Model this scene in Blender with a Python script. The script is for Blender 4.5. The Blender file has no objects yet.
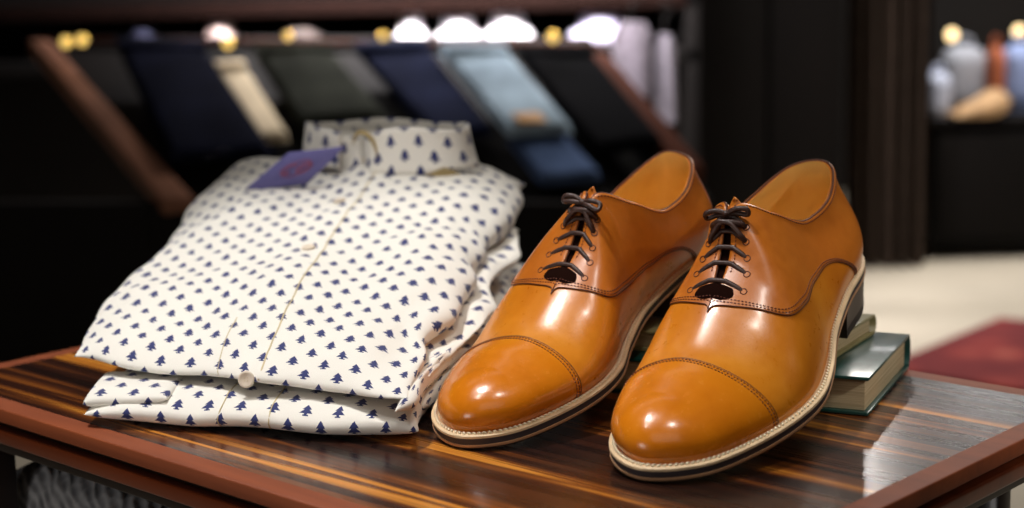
import bpy, bmesh, math, random
import numpy as np
from mathutils import Vector, Matrix, noise
PI=math.pi
random.seed(7)
SC=bpy.context.scene
COL=SC.collection
# ------------------------------------------------------------------ camera data (table top is z=0, floor z=-0.5)
FPX=1700.0; PITCH=math.radians(10.17); ROLL=math.radians(-1.24); CH=0.2775
FLOOR=-0.5
def ray(px,py):
    X=px-512;Y=py-254
    cr,sr=math.cos(ROLL),math.sin(ROLL)
    X,Y=cr*X+sr*Y,-sr*X+cr*Y
    c,s=math.cos(PITCH),math.sin(PITCH)
    x=X/FPX;u=-Y/FPX
    return Vector((x,c+u*s,-s+u*c))
def at_z(px,py,z):
    r=ray(px,py);return r*((z-CH)/r.z)+Vector((0,0,CH))
def at_y(px,py,y):
    r=ray(px,py);return r*(y/r.y)+Vector((0,0,CH))
# ------------------------------------------------------------------ object helpers
def link(name,me,mat=None,parent=None,smooth=True,loc=None):
    o=bpy.data.objects.new(name,me)
    COL.objects.link(o)
    if mat is not None:
        me.materials.append(mat)
    if smooth:
        me.polygons.foreach_set('use_smooth',[True]*len(me.polygons))
    if parent is not None: o.parent=parent
    if loc is not None: o.location=loc
    return o
def empty(name,loc=(0,0,0),rz=0.0):
    o=bpy.data.objects.new(name,None);COL.objects.link(o)
    o.location=loc;o.rotation_euler=(0,0,rz);o.empty_display_size=.05
    return o
def tag(o,label,cat,group=None,kind=None):
    o['label']=label;o['category']=cat
    if group:o['group']=group
    if kind:o['kind']=kind
    return o
def struct(o):
    o['kind']='structure';return o
def sharp(o,ang=35):
    me=o.data
    bm=bmesh.new();bm.from_mesh(me)
    for e in bm.edges:
        if len(e.link_faces)==2:
            if e.calc_face_angle(0)>math.radians(ang): e.smooth=False
    bm.to_mesh(me);bm.free();return o
def me_from_bm(bm,name='m'):
    bmesh.ops.recalc_face_normals(bm,faces=bm.faces)
    me=bpy.data.meshes.new(name);bm.to_mesh(me);bm.free();return me
def add_box(bm,x0,x1,y0,y1,z0,z1,M=None):
    vs=[bm.verts.new(Vector(p) if M is None else M@Vector(p)) for p in
        ((x0,y0,z0),(x1,y0,z0),(x1,y1,z0),(x0,y1,z0),(x0,y0,z1),(x1,y0,z1),(x1,y1,z1),(x0,y1,z1))]
    for f in((0,3,2,1),(4,5,6,7),(0,1,5,4),(1,2,6,5),(2,3,7,6),(3,0,4,7)): bm.faces.new([vs[i] for i in f])
def bevelled(bm,w,seg=2):
    bmesh.ops.bevel(bm,geom=list(bm.edges),offset=w,segments=seg,affect='EDGES',profile=.5,clamp_overlap=True)
def box_obj(name,dims,mat,parent=None,bev=.0,M=None,seg=2):
    bm=bmesh.new();add_box(bm,*dims,M)
    if bev>0: bevelled(bm,bev,seg)
    return sharp(link(name,me_from_bm(bm,name),mat,parent),40)
def add_tube(bm,pts,r,n=8,cap=True,closed=False,flat=1.0):
    pts=[Vector(p) for p in pts];m=len(pts)
    rs=r if hasattr(r,'__len__') else [r]*m
    rings=[];up=None
    for i,p in enumerate(pts):
        if closed: t=(pts[(i+1)%m]-pts[i-1])
        else: t=pts[min(i+1,m-1)]-pts[max(i-1,0)]
        if t.length<1e-9:t=Vector((0,0,1))
        t.normalize()
        if up is None:
            up=Vector((0,0,1)) if abs(t.z)<.9 else Vector((1,0,0))
        a=up-t*up.dot(t)
        if a.length<1e-5:a=t.orthogonal()
        a.normalize();up=a;b=t.cross(a)
        rings.append([bm.verts.new(p+(a*math.cos(2*PI*k/n)*flat+b*math.sin(2*PI*k/n))*rs[i]) for k in range(n)])
    R=range(m) if closed else range(m-1)
    for i in R:
        A=rings[i];B=rings[(i+1)%m]
        for k in range(n): bm.faces.new((A[k],A[(k+1)%n],B[(k+1)%n],B[k]))
    if cap and not closed:
        bm.faces.new(rings[0][::-1]);bm.faces.new(rings[-1])
def tube_obj(name,pts,r,mat,parent=None,n=8,closed=False,flat=1.0):
    bm=bmesh.new();add_tube(bm,pts,r,n,True,closed,flat)
    return link(name,me_from_bm(bm,name),mat,parent)
def grid_faces(bm,V,close_u=False):
    """V[i][j] grid of bm verts"""
    n=len(V)
    for i in range(n if close_u else n-1):
        A=V[i];B=V[(i+1)%n]
        for j in range(len(A)-1):
            q=[A[j],B[j],B[j+1],A[j+1]]
            u=[]
            for v in q:
                if v not in u:u.append(v)
            if len(u)>2:
                try:bm.faces.new(u)
                except ValueError:pass
def add_ellipsoid(bm,c,rx,ry,rz,seg=16,rings=10):
    M=Matrix.Translation(c)@Matrix.Diagonal((rx,ry,rz,1))
    bmesh.ops.create_uvsphere(bm,u_segments=seg,v_segments=rings,radius=1,matrix=M)
def catmull(pts,n):
    pts=[Vector(p) for p in pts];out=[]
    e=[pts[0]*2-pts[1]]+pts+[pts[-1]*2-pts[-2]]
    m=len(pts)-1
    for k in range(n):
        u=k/(n-1)*m;i=min(int(u),m-1);f=u-i
        p0,p1,p2,p3=e[i],e[i+1],e[i+2],e[i+3]
        out.append(.5*((2*p1)+(p2-p0)*f+(2*p0-5*p1+4*p2-p3)*f*f+(3*p1-p0-3*p2+p3)*f**3))
    return out
# ------------------------------------------------------------------ materials
class NT:
    def __init__(s,name):
        s.m=bpy.data.materials.new(name);s.m.use_nodes=True
        s.t=s.m.node_tree;s.b=s.t.nodes['Principled BSDF']
    def n(s,typ,**kw):
        x=s.t.nodes.new(typ)
        for k,v in kw.items():
            if k.startswith('i_'):
                x.inputs[k[2:].replace('_',' ')].default_value=v
            else:setattr(x,k,v)
        return x
    def l(s,a,b): s.t.links.new(a,b)
    def math(s,op,a,b=None,c=None):
        x=s.n('ShaderNodeMath',operation=op)
        for i,v in enumerate((a,b,c)):
            if v is None:continue
            if isinstance(v,(int,float)):x.inputs[i].default_value=v
            else:s.l(v,x.inputs[i])
        return x.outputs[0]
    def ramp(s,fac,stops,interp='LINEAR'):
        x=s.n('ShaderNodeValToRGB');x.color_ramp.interpolation=interp
        e=x.color_ramp.elements
        while len(e)<len(stops):e.new(.5)
        for i,(p,c) in enumerate(stops):
            e[i].position=p;e[i].color=(*c,1)
        s.l(fac,x.inputs[0]);return x.outputs[0]
    def mix(s,f,a,b,blend='MIX'):
        x=s.n('ShaderNodeMix',data_type='RGBA',blend_type=blend)
        for sock,v in((x.inputs[0],f),(x.inputs[6],a),(x.inputs[7],b)):
            if isinstance(v,(int,float)):sock.default_value=v
            elif isinstance(v,tuple):sock.default_value=(*v,1) if len(v)==3 else v
            else:s.l(v,sock)
        return x.outputs[2]
    def coord(s,kind='Object',scale=(1,1,1),rot=(0,0,0)):
        c=s.n('ShaderNodeTexCoord');m=s.n('ShaderNodeMapping')
        m.inputs['Scale'].default_value=scale;m.inputs['Rotation'].default_value=rot
        s.l(c.outputs[kind],m.inputs[0]);return m.outputs[0]
    def noise(s,vec,scale,detail=3,rough=.5,dist=0):
        x=s.n('ShaderNodeTexNoise');x.inputs['Scale'].default_value=scale
        x.inputs['Detail'].default_value=detail;x.inputs['Roughness'].default_value=rough
        x.inputs['Distortion'].default_value=dist
        if vec is not None:s.l(vec,x.inputs['Vector'])
        return x.outputs['Fac']
    def bump(s,h,strength,dist=.001):
        x=s.n('ShaderNodeBump');x.inputs['Strength'].default_value=strength;x.inputs['Distance'].default_value=dist
        s.l(h,x.inputs['Height']);s.l(x.outputs[0],s.b.inputs['Normal'])
    def base(s,c): 
        if isinstance(c,tuple):s.b.inputs['Base Color'].default_value=(*c,1)
        else:s.l(c,s.b.inputs['Base Color'])
    def rough(s,v):
        if isinstance(v,(int,float)):s.b.inputs['Roughness'].default_value=v
        else:s.l(v,s.b.inputs['Roughness'])
def srgb(r,g,b):
    f=lambda c:(c/255/12.92) if c/255<=.04045 else ((c/255+.055)/1.055)**2.4
    return (f(r),f(g),f(b))
def simple(name,col,rough=.6,metal=0,var=.15,scale=40,spec=.5,bump=0,bscale=300,coat=0,sheen=0,emit=None,es=0):
    n=NT(name);v=n.coord()
    f=n.noise(v,scale,4)
    d=tuple(max(0,c*(1-var)) for c in col);u=tuple(min(1,c*(1+var)) for c in col)
    n.base(n.ramp(f,[(.3,d),(.7,u)]))
    n.rough(rough);n.b.inputs['Metallic'].default_value=metal
    n.b.inputs['Specular IOR Level'].default_value=spec
    n.b.inputs['Coat Weight'].default_value=coat;n.b.inputs['Coat Roughness'].default_value=.15
    n.b.inputs['Sheen Weight'].default_value=sheen
    if bump: n.bump(n.noise(v,bscale,3),bump,.0005)
    if emit:
        n.b.inputs['Emission Color'].default_value=(*emit,1);n.b.inputs['Emission Strength'].default_value=es
    return n.m
def leather(name,c0,c1,c2,rough=.3,coat=.35):
    n=NT(name);v=n.coord()
    a=n.noise(v,16,3,.55,.5);b=n.noise(v,160,4,.6)
    f=n.math('ADD',n.math('MULTIPLY',a,.8),n.math('MULTIPLY',b,.2))
    n.base(n.ramp(f,[(.25,c0),(.5,c1),(.75,c2)]))
    n.rough(n.math('ADD',n.math('MULTIPLY',b,.18),rough-.09))
    n.b.inputs['Coat Weight'].default_value=coat;n.b.inputs['Coat Roughness'].default_value=.18
    n.bump(n.math('ADD',n.math('MULTIPLY',n.noise(v,900,3),.5),n.math('MULTIPLY',n.noise(v,120,3),.6)),.22,.0006)
    return n.m
M={}
M['tan']=leather('tan_leather',srgb(190,104,18),srgb(212,126,26),srgb(230,148,40),.30)
M['tan2']=leather('tan_leather_quarter',srgb(172,90,24),srgb(200,114,32),srgb(222,138,48),.33)
M['cap']=leather('tan_leather_cap',srgb(194,104,12),srgb(216,124,18),srgb(230,144,30),.25,.5)
M['lining']=leather('amber_lining',srgb(238,186,96),srgb(246,202,116),srgb(252,214,136),.55,.03)
M['edge']=simple('dark_brown_edge',srgb(84,38,14),.5)
M['thread']=simple('brown_thread',srgb(96,42,22),.6)
M['gap_shade']=simple('shadow_brown',srgb(26,10,6),1.0,spec=.05)
M['lace']=simple('dark_brown_lace',srgb(58,34,26),.45,var=.3,scale=400,bump=.4,bscale=900)
M['welt']=simple('natural_welt',srgb(226,198,158),.55,var=.12,scale=90)
M['weltthread']=simple('cream_thread',srgb(248,230,200),.6)
M['layer']=simple('tan_sole_layer',srgb(176,134,98),.55)
M['mid']=simple('charcoal_midsole',srgb(58,50,54),.55)
M['outsole']=simple('dark_outsole',srgb(46,36,32),.6)
M['heel']=simple('dark_stacked_heel',srgb(50,30,20),.4)
# ---- parametric shoe last: sections k=0..10 run from the heel to the toe tip ----


K=10
KC=7.42/K   # cap line
KG=6.46/K;KT=6.97/K   # throat base
def spl(ctrl,s):
    """catmull-rom through ctrl (n,d) at uniform s in[0,1]"""
    c=np.asarray(ctrl,float)
    n=len(c)-1
    u=np.clip(np.asarray(s,float)*n,0,n-1e-9);i=u.astype(int);f=(u-i)[...,None]
    e=np.concatenate([[2*c[0]-c[1]],c,[2*c[-1]-c[-2]]])
    p0,p1,p2,p3=e[i],e[i+1],e[i+2],e[i+3]
    return .5*((2*p1)+(-p0+p2)*f+(2*p0-5*p1+4*p2-p3)*f*f+(-p0+3*p1-3*p2+p3)*f**3)
def spl_sym(ctrl,s):
    """same, but mirrored in y at both ends (smooth closing)"""
    c=np.asarray(ctrl,float);n=len(c)-1
    m0=c[1].copy();m0[1]=2*c[0][1]-m0[1];m1=c[-2].copy();m1[1]=2*c[-1][1]-m1[1]
    u=np.clip(np.asarray(s,float)*n,0,n-1e-9);i=u.astype(int);f=(u-i)[...,None]
    e=np.concatenate([[m0],c,[m1]])
    p0,p1,p2,p3=e[i],e[i+1],e[i+2],e[i+3]
    return .5*((2*p1)+(-p0+p2)*f+(2*p0-5*p1+4*p2-p3)*f*f+(-p0+3*p1-3*p2+p3)*f**3)
D={}
D['Ox']=np.array([0.0, 0.009, 0.03118, 0.06755, 0.10614, 0.14166, 0.17068, 0.19747, 0.22894, 0.2591, 0.27322])
D['OyL']=np.array([0.0, 0.02083, 0.03038, 0.03361, 0.03905, 0.048, 0.05218, 0.04922, 0.03965, 0.02448, 0.0])
D['OyM']=np.array([0.0, 0.01912, 0.02836, 0.02636, 0.02546, 0.03278, 0.04221, 0.04335, 0.03648, 0.02336, 0.0])
D['Ex']=np.array([0.00879, 0.01506, 0.04492, 0.07843, 0.10775, 0.12509, 0.14559, 0.19411, 0.22, 0.238, 0.248])
D['Ey']=np.array([0.0, 0.01522, 0.02492, 0.02425, 0.01774, 0.00286, 0.003, 0.0, 0.0, 0.0, 0.0])
D['Ez']=np.array([0.06336, 0.05755, 0.05029, 0.0519, 0.07219, 0.08428, 0.06102, 0.03548, 0.0254, 0.02658, 0.02708])
D['A']=np.array([0.00419, 0.00418, 0.004, 0.00295, -0.00093, -0.00217, -0.00135, 0.00064, 0.00219, 0.00251, 0.00192])
D['B']=np.array([0.43781, 0.43515, 0.43369, 0.4366, 0.39627, 0.39472, 0.42337, 0.46288, 0.51427, 0.57147, 0.60006])
D['PP']=np.array([0.02, 0.04343, 0.03288, 0.11872, 0.25232, 0.29046, 0.33919, 0.43988, 0.49819, 0.54234, 0.5774])
D['QQ']=np.array([0.303, 0.30686, 0.30335, 0.29533, 0.18825, 0.17661, 0.08, 0.02, 0.0, 0.0, 0.0])
D['Fz']=np.array([0.03119, 0.03152, 0.03087, 0.02812, 0.02144, 0.01569, 0.01289, 0.01122, 0.01073, 0.01163, 0.01263])
D['T']=np.array([0.0, 0.0, -0.17038, 0.38148, 0.36906, 0.34226, 0.50177, 1.0, 1.0, 1.0, 1.0])
D['Yc']=np.array([0.0, -0.00349, -0.00586, -0.00853, -0.01065, -0.01091, -0.00887, -0.00807, -0.00854, -0.00856, -0.00845])
D['ty']=-0.00533
D['AM']=np.array([0.00514, 0.0068, 0.00838, 0.00902, 0.00679, 0.00609, 0.00546, 0.00579, 0.00607, 0.00533, 0.0036])
D['BM']=np.array([0.45947, 0.44991, 0.43806, 0.42013, 0.34244, 0.33429, 0.41242, 0.49026, 0.55517, 0.61267, 0.63742])
D['PPM']=np.array([0.02, 0.06533, 0.07664, 0.18604, 0.34403, 0.39242, 0.42142, 0.50723, 0.55164, 0.57829, 0.59568])
for _k in('A','B','PP'):
    for _i in(0,10):
        _m=(D[_k][_i]+D[_k+'M'][_i])/2;D[_k][_i]=D[_k+'M'][_i]=_m
D['Ez'][7:]=[.0358,.0302,.0258,.0240]
D['Ez'][0]=.0612
for _k,_v in(('PP',(.30,.42,.44)),('PPM',(.40,.48,.50))):D[_k][4:7]=_v
D['Ex'][8:]=[.2235,.2440,.2440]
D['Ez'][9:]=[.0262,.0262]
def outline(d,side,s):
    oy=d['OyL'] if side>0 else -d['OyM']
    oy=oy+d['ty']*np.linspace(0,1,K+1)**3
    c=np.stack([d['Ox'],oy,d['Fz']],1)
    return spl_sym(c,s)
def frame(d,side,s):
    O=outline(d,side,s)
    h=1e-3
    a=outline(d,side,np.clip(s-h,0,1));b=outline(d,side,np.clip(s+h,0,1))
    t=b-a
    n=np.stack([-t[...,1],t[...,0],0*t[...,0]],-1)
    n/=np.linalg.norm(n,axis=-1,keepdims=True)+1e-12
    n*=side
    n[...,:]=np.where(n[...,:]==0,0,n)
    # exact at the ends
    e0=(s<=1e-6)[...,None];e1=(s>=1-1e-6)[...,None]
    n=np.where(e0,np.array([-1.,0,0]),n);n=np.where(e1,np.array([1.,0,0]),n)
    return O,n
def surf(d,side,s,t,off=0.0):
    s,t=np.broadcast_arrays(np.asarray(s,float),np.asarray(t,float))
    O,n=frame(d,side,s)
    ec=np.stack([d['Ex'],side*d['Ey']+d['Yc'],d['Ez']],1)
    E=spl(ec,np.minimum(s,.885))
    e2=ec.copy();e2[:,1]=ec[:,1];m0=ec[1].copy();m0[1]=-side*d['Ey'][1]+d['Yc'][1]
    f=np.clip(s*K,0,1)[...,None];p1,p2,p3=ec[0],ec[1],ec[2]
    Es=.5*((2*p1)+(-m0+p2)*f+(2*m0-5*p1+4*p2-p3)*f*f+(-m0+3*p1-3*p2+p3)*f**3)
    E=np.where((s*K<1)[...,None],Es,E)
    ey=side*spl(d['Ey'][:,None],s)[...,0]
    gate=np.clip((KG+.002-s)/.010,0,1)*np.where(s>.5,1,1)
    E[...,1]=E[...,1]-ey+np.where(s>.5,np.sign(ey)*np.maximum(np.abs(ey),.0022)*gate,ey)
    fz=O[...,2]
    E[...,2]+=np.interp(E[...,0],d['Ox'],d['Fz'])
    H=(E[...,2]-fz)[...,None]
    Dv=E-O;Dv[...,2]=0;Dd=np.linalg.norm(Dv,axis=-1,keepdims=True)
    g=lambda k:spl(d[k if side>0 or k=='QQ' else k+'M'][:,None],s)
    z=np.array([0,0,1.])
    P1=O+n*g('A')*2+z*g('B')*H
    dirn=-Dv/(Dd+1e-9)
    # at the opening keep outward along plan normal
    w=np.clip((s*K-3.6)/2.4,0,1)[...,None];w=w*w*(3-2*w)
    # over the toe the two halves run into the centre line square to it, then fan out round the tip
    f=np.clip((s*K-8.7)/1.3,0,1)[...,None];f=f*f*(3-2*f)
    across=np.array([0.,side,0.])*(1-f)+np.array([1.,0,0])*f
    across/=np.linalg.norm(across,axis=-1,keepdims=True)
    w3=np.clip((s*K-5.2)/2.0,0,1)[...,None];w3=w3*w3*(3-2*w3)
    dirn=dirn*(1-w3)+across*w3
    dirn=n*(1-w)+dirn*w
    P2=E+dirn*g('PP')*np.maximum(Dd,.02)-z*g('QQ')*H
    t=t[...,None]
    P=(1-t)**3*O+3*(1-t)**2*t*P1+3*(1-t)*t*t*P2+t**3*E
    return P
def tseam(d,s): return np.clip(spl(d['T'][:,None],s)[...,0],0,1)
def pose(P,pz,foot=1):
    """pz: x,y,yaw,pitch  ; foot mirrors y"""
    x,y,yaw,pit,zo=pz
    P=P*np.array([1,foot,1.])
    c,s=np.cos(pit),np.sin(pit)
    Q=np.stack([P[...,0]*c+P[...,2]*s,P[...,1],-P[...,0]*s+P[...,2]*c],-1)
    c,s=np.cos(yaw),np.sin(yaw)
    return np.stack([Q[...,0]*c-Q[...,1]*s+x,Q[...,0]*s+Q[...,1]*c+y,Q[...,2]+zo],-1)
def sole(d,side,s,depth,extra=0.0):
    O,n=frame(d,side,s)
    w=np.interp(s*K,[0,2,4,6,10],[.0035,.0035,.0035,.0055,.006])+extra
    P=O+n*w[...,None]
    P[...,2]-=depth
    return P

POSE={"R": [0.20878, 1.09169, -2.09866, 0.20413, 0.0], "L": [0.12375, 1.15034, -2.1982, 0.20657, 0.0]}
# ------------------------------------------------------------------ building a shoe from the last
TH=.0085
def tseam2(s):
    t=tseam(D,s);s0=.575
    w=np.clip((s-s0)/(KT-s0),0,1)**5
    return np.clip(t*(1-w)+w,0,1)
def sm(x): x=np.clip(x,0,1);return x*x*(3-2*x)
def warp(s,t):
    """the seam runs level over the instep: pull the strip near the centre line towards the heel"""
    s=np.asarray(s,float)
    t=np.asarray(t,float)
    return s-sm((s-.58)/.10)*(1-sm((s-KT)/(KC-.004-KT)))*(.024*t**3+.012*t**14)
def surfn(side,s,t,off):
    s,t=np.broadcast_arrays(np.asarray(s,float),np.asarray(t,float))
    h=2e-3
    P=surf(D,side,s,t)
    sa,sb=np.clip(s-h,0,1),np.clip(s+h,0,1);ta,tb=np.clip(t-h,0,.998),np.clip(t+h,.002,1)
    tt=np.minimum(t,.985)
    ds=surf(D,side,sb,tt)-surf(D,side,sa,tt)
    dt=surf(D,side,s,tb)-surf(D,side,s,ta)
    N=-side*np.cross(ds,dt)
    N/=np.linalg.norm(N,axis=-1,keepdims=True)+1e-12
    # centre line and both ends: keep the normal in the symmetry plane so that the halves meet
    w=np.where(s>=KG,np.clip((t-.93)/.07,0,1),0.)
    w=np.maximum(w,np.clip((s-.985)/.015,0,1));w=np.maximum(w,np.clip((.01-s)/.01,0,1))
    N[...,1]*=(1-w);N/=np.linalg.norm(N,axis=-1,keepdims=True)+1e-12
    off=np.broadcast_to(np.asarray(off,float),s.shape)[...,None]
    return P+N*off
def make_shoe(key,foot,label):
    ps=list(POSE[key])
    c,s_=math.cos(ps[3]),math.sin(ps[3])
    def place0(P):
        P=np.asarray(P)*np.array([1,foot,1.])
        return np.stack([P[...,0]*c+P[...,2]*s_,P[...,1],-P[...,0]*s_+P[...,2]*c],-1)
    S=np.linspace(0,1,121)
    zb=place0(np.concatenate([sole(D,sd,S,TH) for sd in(1,-1)]))[:,2].min()
    def place(P):
        Q=place0(P);Q[...,2]-=zb;return Q
    root=empty('oxford_shoe',(ps[0],ps[1],.0004),ps[2])
    tag(root,label,'shoe','pair of tan leather cap-toe oxfords')
    def grid_obj(name,grids,mat,parent=root,merge=4e-5,solid=0):
        bm=bmesh.new()
        for G in grids:
            Q=place(G);V=[[bm.verts.new(p) for p in row] for row in Q.tolist()]
            grid_faces(bm,V)
        bmesh.ops.remove_doubles(bm,verts=bm.verts,dist=merge)
        o=link(name,me_from_bm(bm,name),mat,parent)
        if solid:
            m=o.modifiers.new('s','SOLIDIFY');m.thickness=solid;m.offset=-1
        return o
    def curve_pts(side,s,t,off): return [Vector(p) for p in place(surfn(side,s,t,off)).tolist()]
    def tube(name,pts,r,mat,parent,n=6,closed=False):
        return tube_obj(name,pts,r,mat,parent,n,closed)
    # vamp
    G=[]
    for sd in(1,-1):
        s=np.concatenate([np.linspace(0,KT-.02,60),np.linspace(KT-.018,KT+.003,16),np.linspace(KT+.006,KC+.012,16)])
        tm=np.where(s<KT,np.minimum(tseam2(s)+.05,1),1.)
        tau=np.linspace(0,1,26)
        SS=np.repeat(s[:,None],26,1);TT=tm[:,None]*tau[None]
        G.append(surfn(sd,warp(SS,TT),TT,0.))
    vamp=grid_obj('vamp',G,M['tan'])
    # toe cap
    G=[]
    for sd in(1,-1):
        s=np.concatenate([[KC,KC],np.linspace(KC+.004,1,34)])
        t=np.linspace(0,1,30);SS,TT=np.meshgrid(s,t,indexing='ij')
        off=np.full(SS.shape,.0008);off[0]=-.0003
        G.append(surfn(sd,SS,TT,off))
    cap=grid_obj('toe_cap',G,M['cap'],merge=1.2e-4)
    # quarters (one piece round the heel)
    G=[]
    for sd in(1,-1):
        s=np.concatenate([np.linspace(0,.5,46),np.linspace(.51,.60,18),.60+(KT-.0004-.60)*(1-(1-np.linspace(.05,1,34))**2.2)])
        t0=tseam2(s)
        tau=np.concatenate([[0,0],np.linspace(.03,1,24),[1]])
        SS=np.repeat(s[:,None],len(tau),1);TT=t0[:,None]+(1-t0[:,None])*tau[None]
        off=np.full(SS.shape,.0009);off[:,0]=-.0003;off[:,-1]=np.where(warp(s,1.)<KG,-.0022,.0009)
        off[-1,:]=np.minimum(off[-1,:],-.0002)
        G.append(surfn(sd,warp(SS,TT),TT,off))
    quarter=grid_obj('quarter',G,M['tan2'],merge=3e-5)
    # lining
    G=[]
    for sd in(1,-1):
        s=np.linspace(0,.62,50);t=np.linspace(.02,1,20);SS,TT=np.meshgrid(s,t,indexing='ij')
        G.append(surfn(sd,SS,TT,-.0022-.0006*(1-TT)))
    grid_obj('lining',G,M['lining'],merge=3e-4)
    # insole
    bm=bmesh.new();rows=[]
    s=np.linspace(0,1,60)
    A=surf(D,1,s,.06+0*s);B=surf(D,-1,s,.06+0*s)
    G=np.stack([A*(1-w)+B*w for w in np.linspace(0.03,.97,8)],1)
    grid_obj('insole',[G],M['lining'],merge=1e-6)
    # edges and seams
    def dashes(name,paths,r,mat,parent,step,fill=.62,n=5):
        bm=bmesh.new()
        for pts in paths:
            L=[0]
            for a,b in zip(pts,pts[1:]):L.append(L[-1]+(b-a).length)
            def P(d):
                i=min(max(np.searchsorted(L,d)-1,0),len(pts)-2);f=(d-L[i])/max(L[i+1]-L[i],1e-9)
                return pts[i].lerp(pts[i+1],f)
            k=0.0
            while k+step*fill<L[-1]:
                a,m_,b=P(k),P(k+step*fill*.5),P(k+step*fill)
                add_tube(bm,[a,m_,b],[r*.7,r,r*.7],n);k+=step
        return link(name,me_from_bm(bm,name),mat,parent)
    ss=np.linspace(.0,.5,70)
    top=curve_pts(-1,ss[::-1],1+0*ss,-.0004)+curve_pts(1,ss[1:],1+0*ss[1:],-.0004)
    tube('topline_binding',top,.00085,M['edge'],quarter,8)
    s1=np.linspace(.5,KG,40)
    for sd in(1,-1):
        tube('facing_edge',curve_pts(sd,s1,1+0*s1,-.0003),.0006,M['edge'],quarter)
    paths=[]
    for sd in(1,-1):
        s2=np.concatenate([np.linspace(.2,.6,80),.60+(KT-.0005-.60)*(1-(1-np.linspace(.03,1,60))**2.2)]);t2=tseam2(s2)
        ok=t2>.015;s3,t3=s2[ok],t2[ok]
        tube('seam_edge',curve_pts(sd,warp(s3,t3),t3,.0006),.00042,M['edge'],quarter)
        for dd in(.022,.048):
            tq=np.minimum(t3+dd*(1-.5*t3),1);paths.append(curve_pts(sd,warp(s3-dd*.10*sm((s3-.6)/.08),tq),tq,.0011))
        # along the facing
        s4=np.linspace(.5,.615,40);paths.append(curve_pts(sd,s4,.955+0*s4,.0011))
        s5=np.linspace(0,.5,60);paths.append(curve_pts(sd,s5,.965+0*s5,.0011))
    dashes('seam_stitching',paths,.00036,M['thread'],quarter,.0021)
    paths=[]
    t=np.linspace(0.02,1,50)
    edge=curve_pts(1,KC+0*t,t,.0005)+curve_pts(-1,KC+0*t,t[::-1],.0005)
    tube('cap_edge',edge,.00045,M['edge'],cap)
    for dd in(.005,.0115):
        paths.append(curve_pts(1,KC+dd+0*t,t,.0010)+curve_pts(-1,KC+dd+0*t,t[::-1],.0010))
    dashes('cap_stitching',paths,.00038,M['thread'],cap,.0021)
    # tongue
    def t_at(sd,k,dist):
        ts=np.linspace(.5,1,120);P=surf(D,sd,np.full(120,k/K),ts);E=P[-1]
        d=np.linalg.norm(P-E,axis=1);return float(ts[np.argmin(abs(d-dist))])
    rows=[]
    ks=np.linspace(6.48,4.95,26)
    for k in ks:
        w=.012;row=[]
        t1=t_at(1,k,w);t2_=t_at(-1,k,w)
        a=surfn(1,np.full(7,k/K),np.linspace(t1,1,7),-.0028);b=surfn(-1,np.full(7,k/K),np.linspace(1,t2_,7),-.0028)
        rows.append(np.concatenate([a,b]))
    d=rows[-1].mean(0)-rows[-5].mean(0);d/=np.linalg.norm(d)
    d=d*.75+np.array([.12,0,.6]);d/=np.linalg.norm(d)
    base=rows[-1];mc=base.mean(0)
    for j,(e,w) in enumerate(((.0015,.74),(.003,.55),(.005,.46),(.007,.43),(.0085,.38),(.0094,.27),(.0097,.12))):
        r=mc+(base-mc)*w+d*e;rows.append(r)
    tongue=grid_obj('tongue',[np.stack(rows)],M['tan2'],solid=.0016,merge=1e-6)
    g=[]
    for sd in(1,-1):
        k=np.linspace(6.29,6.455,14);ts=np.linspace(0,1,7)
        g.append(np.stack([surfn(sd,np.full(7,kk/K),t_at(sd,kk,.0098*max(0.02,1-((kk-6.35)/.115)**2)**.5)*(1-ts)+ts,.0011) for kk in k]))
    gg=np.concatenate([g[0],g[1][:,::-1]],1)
    grid_obj('throat_shade_patch',[gg],M['gap_shade'],tongue,merge=1e-6)  # dark patch laid over the leather for the shade in the throat gap
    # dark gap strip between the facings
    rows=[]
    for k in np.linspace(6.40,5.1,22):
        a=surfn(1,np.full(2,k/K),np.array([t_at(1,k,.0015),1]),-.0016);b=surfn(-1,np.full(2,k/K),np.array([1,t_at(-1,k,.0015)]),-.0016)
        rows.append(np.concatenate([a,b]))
    grid_obj('tongue_shadow',[np.stack(rows)],M['gap_shade'],tongue,merge=1e-6)
    # eyelets and laces
    kk=[6.25,6.02,5.78,5.53,5.27];wd=[.0150,.0140,.0130,.0120,.0108]
    laces=None
    bmL=bmesh.new();r=.00155
    eye={}
    for i,(k,w) in enumerate(zip(kk,wd)):
        for sd in(1,-1):
            te=t_at(sd,k,w);eye[i,sd]=(k,te)
            p=[Vector(q) for q in place(surfn(sd,np.full(3,k/K),np.array([te-.004,te,te+.004]),.001)).tolist()]
            ctr=p[1];nrm=(Vector(place(surfn(sd,k/K,te,.003)).tolist())-ctr).normalized()
            a=nrm.orthogonal().normalized();b=nrm.cross(a)
            pts=[ctr+(a*math.cos(q)+b*math.sin(q))*.0019 for q in np.linspace(0,2*PI,13)[:-1]]
            tube('eyelet',pts,.0003,M['edge'],quarter,5,True)
    def over(i,j,side0,lift,skew=0.0,n=9):
        """lace path from eyelet i on side0 to eyelet j on the other side"""
        out=[]
        (k0,t0),(k1,t1)=eye[i,side0],eye[j,-side0]
        for u in np.linspace(0,1,2*n+1):
            k=k0+(k1-k0)*u
            if u<=.5: sd=side0;t=t0+(1-t0)*min(1,u/.5)
            else: sd=-side0;t=1+(t1-1)*(u-.5)/.5
            off=-.001+(lift+.0012)*math.sin(PI*min(1,max(0,u)))**.45
            p=surfn(sd,k/K,t,off)
            q=surfn(-sd,k/K,t,off)
            out.append(p)
        out=np.array(out);m=n
        out[m]=(out[m-1]+out[m+1])/2+np.array([0,0,.0003])
        return [Vector(v) for v in place(out).tolist()]
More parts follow.
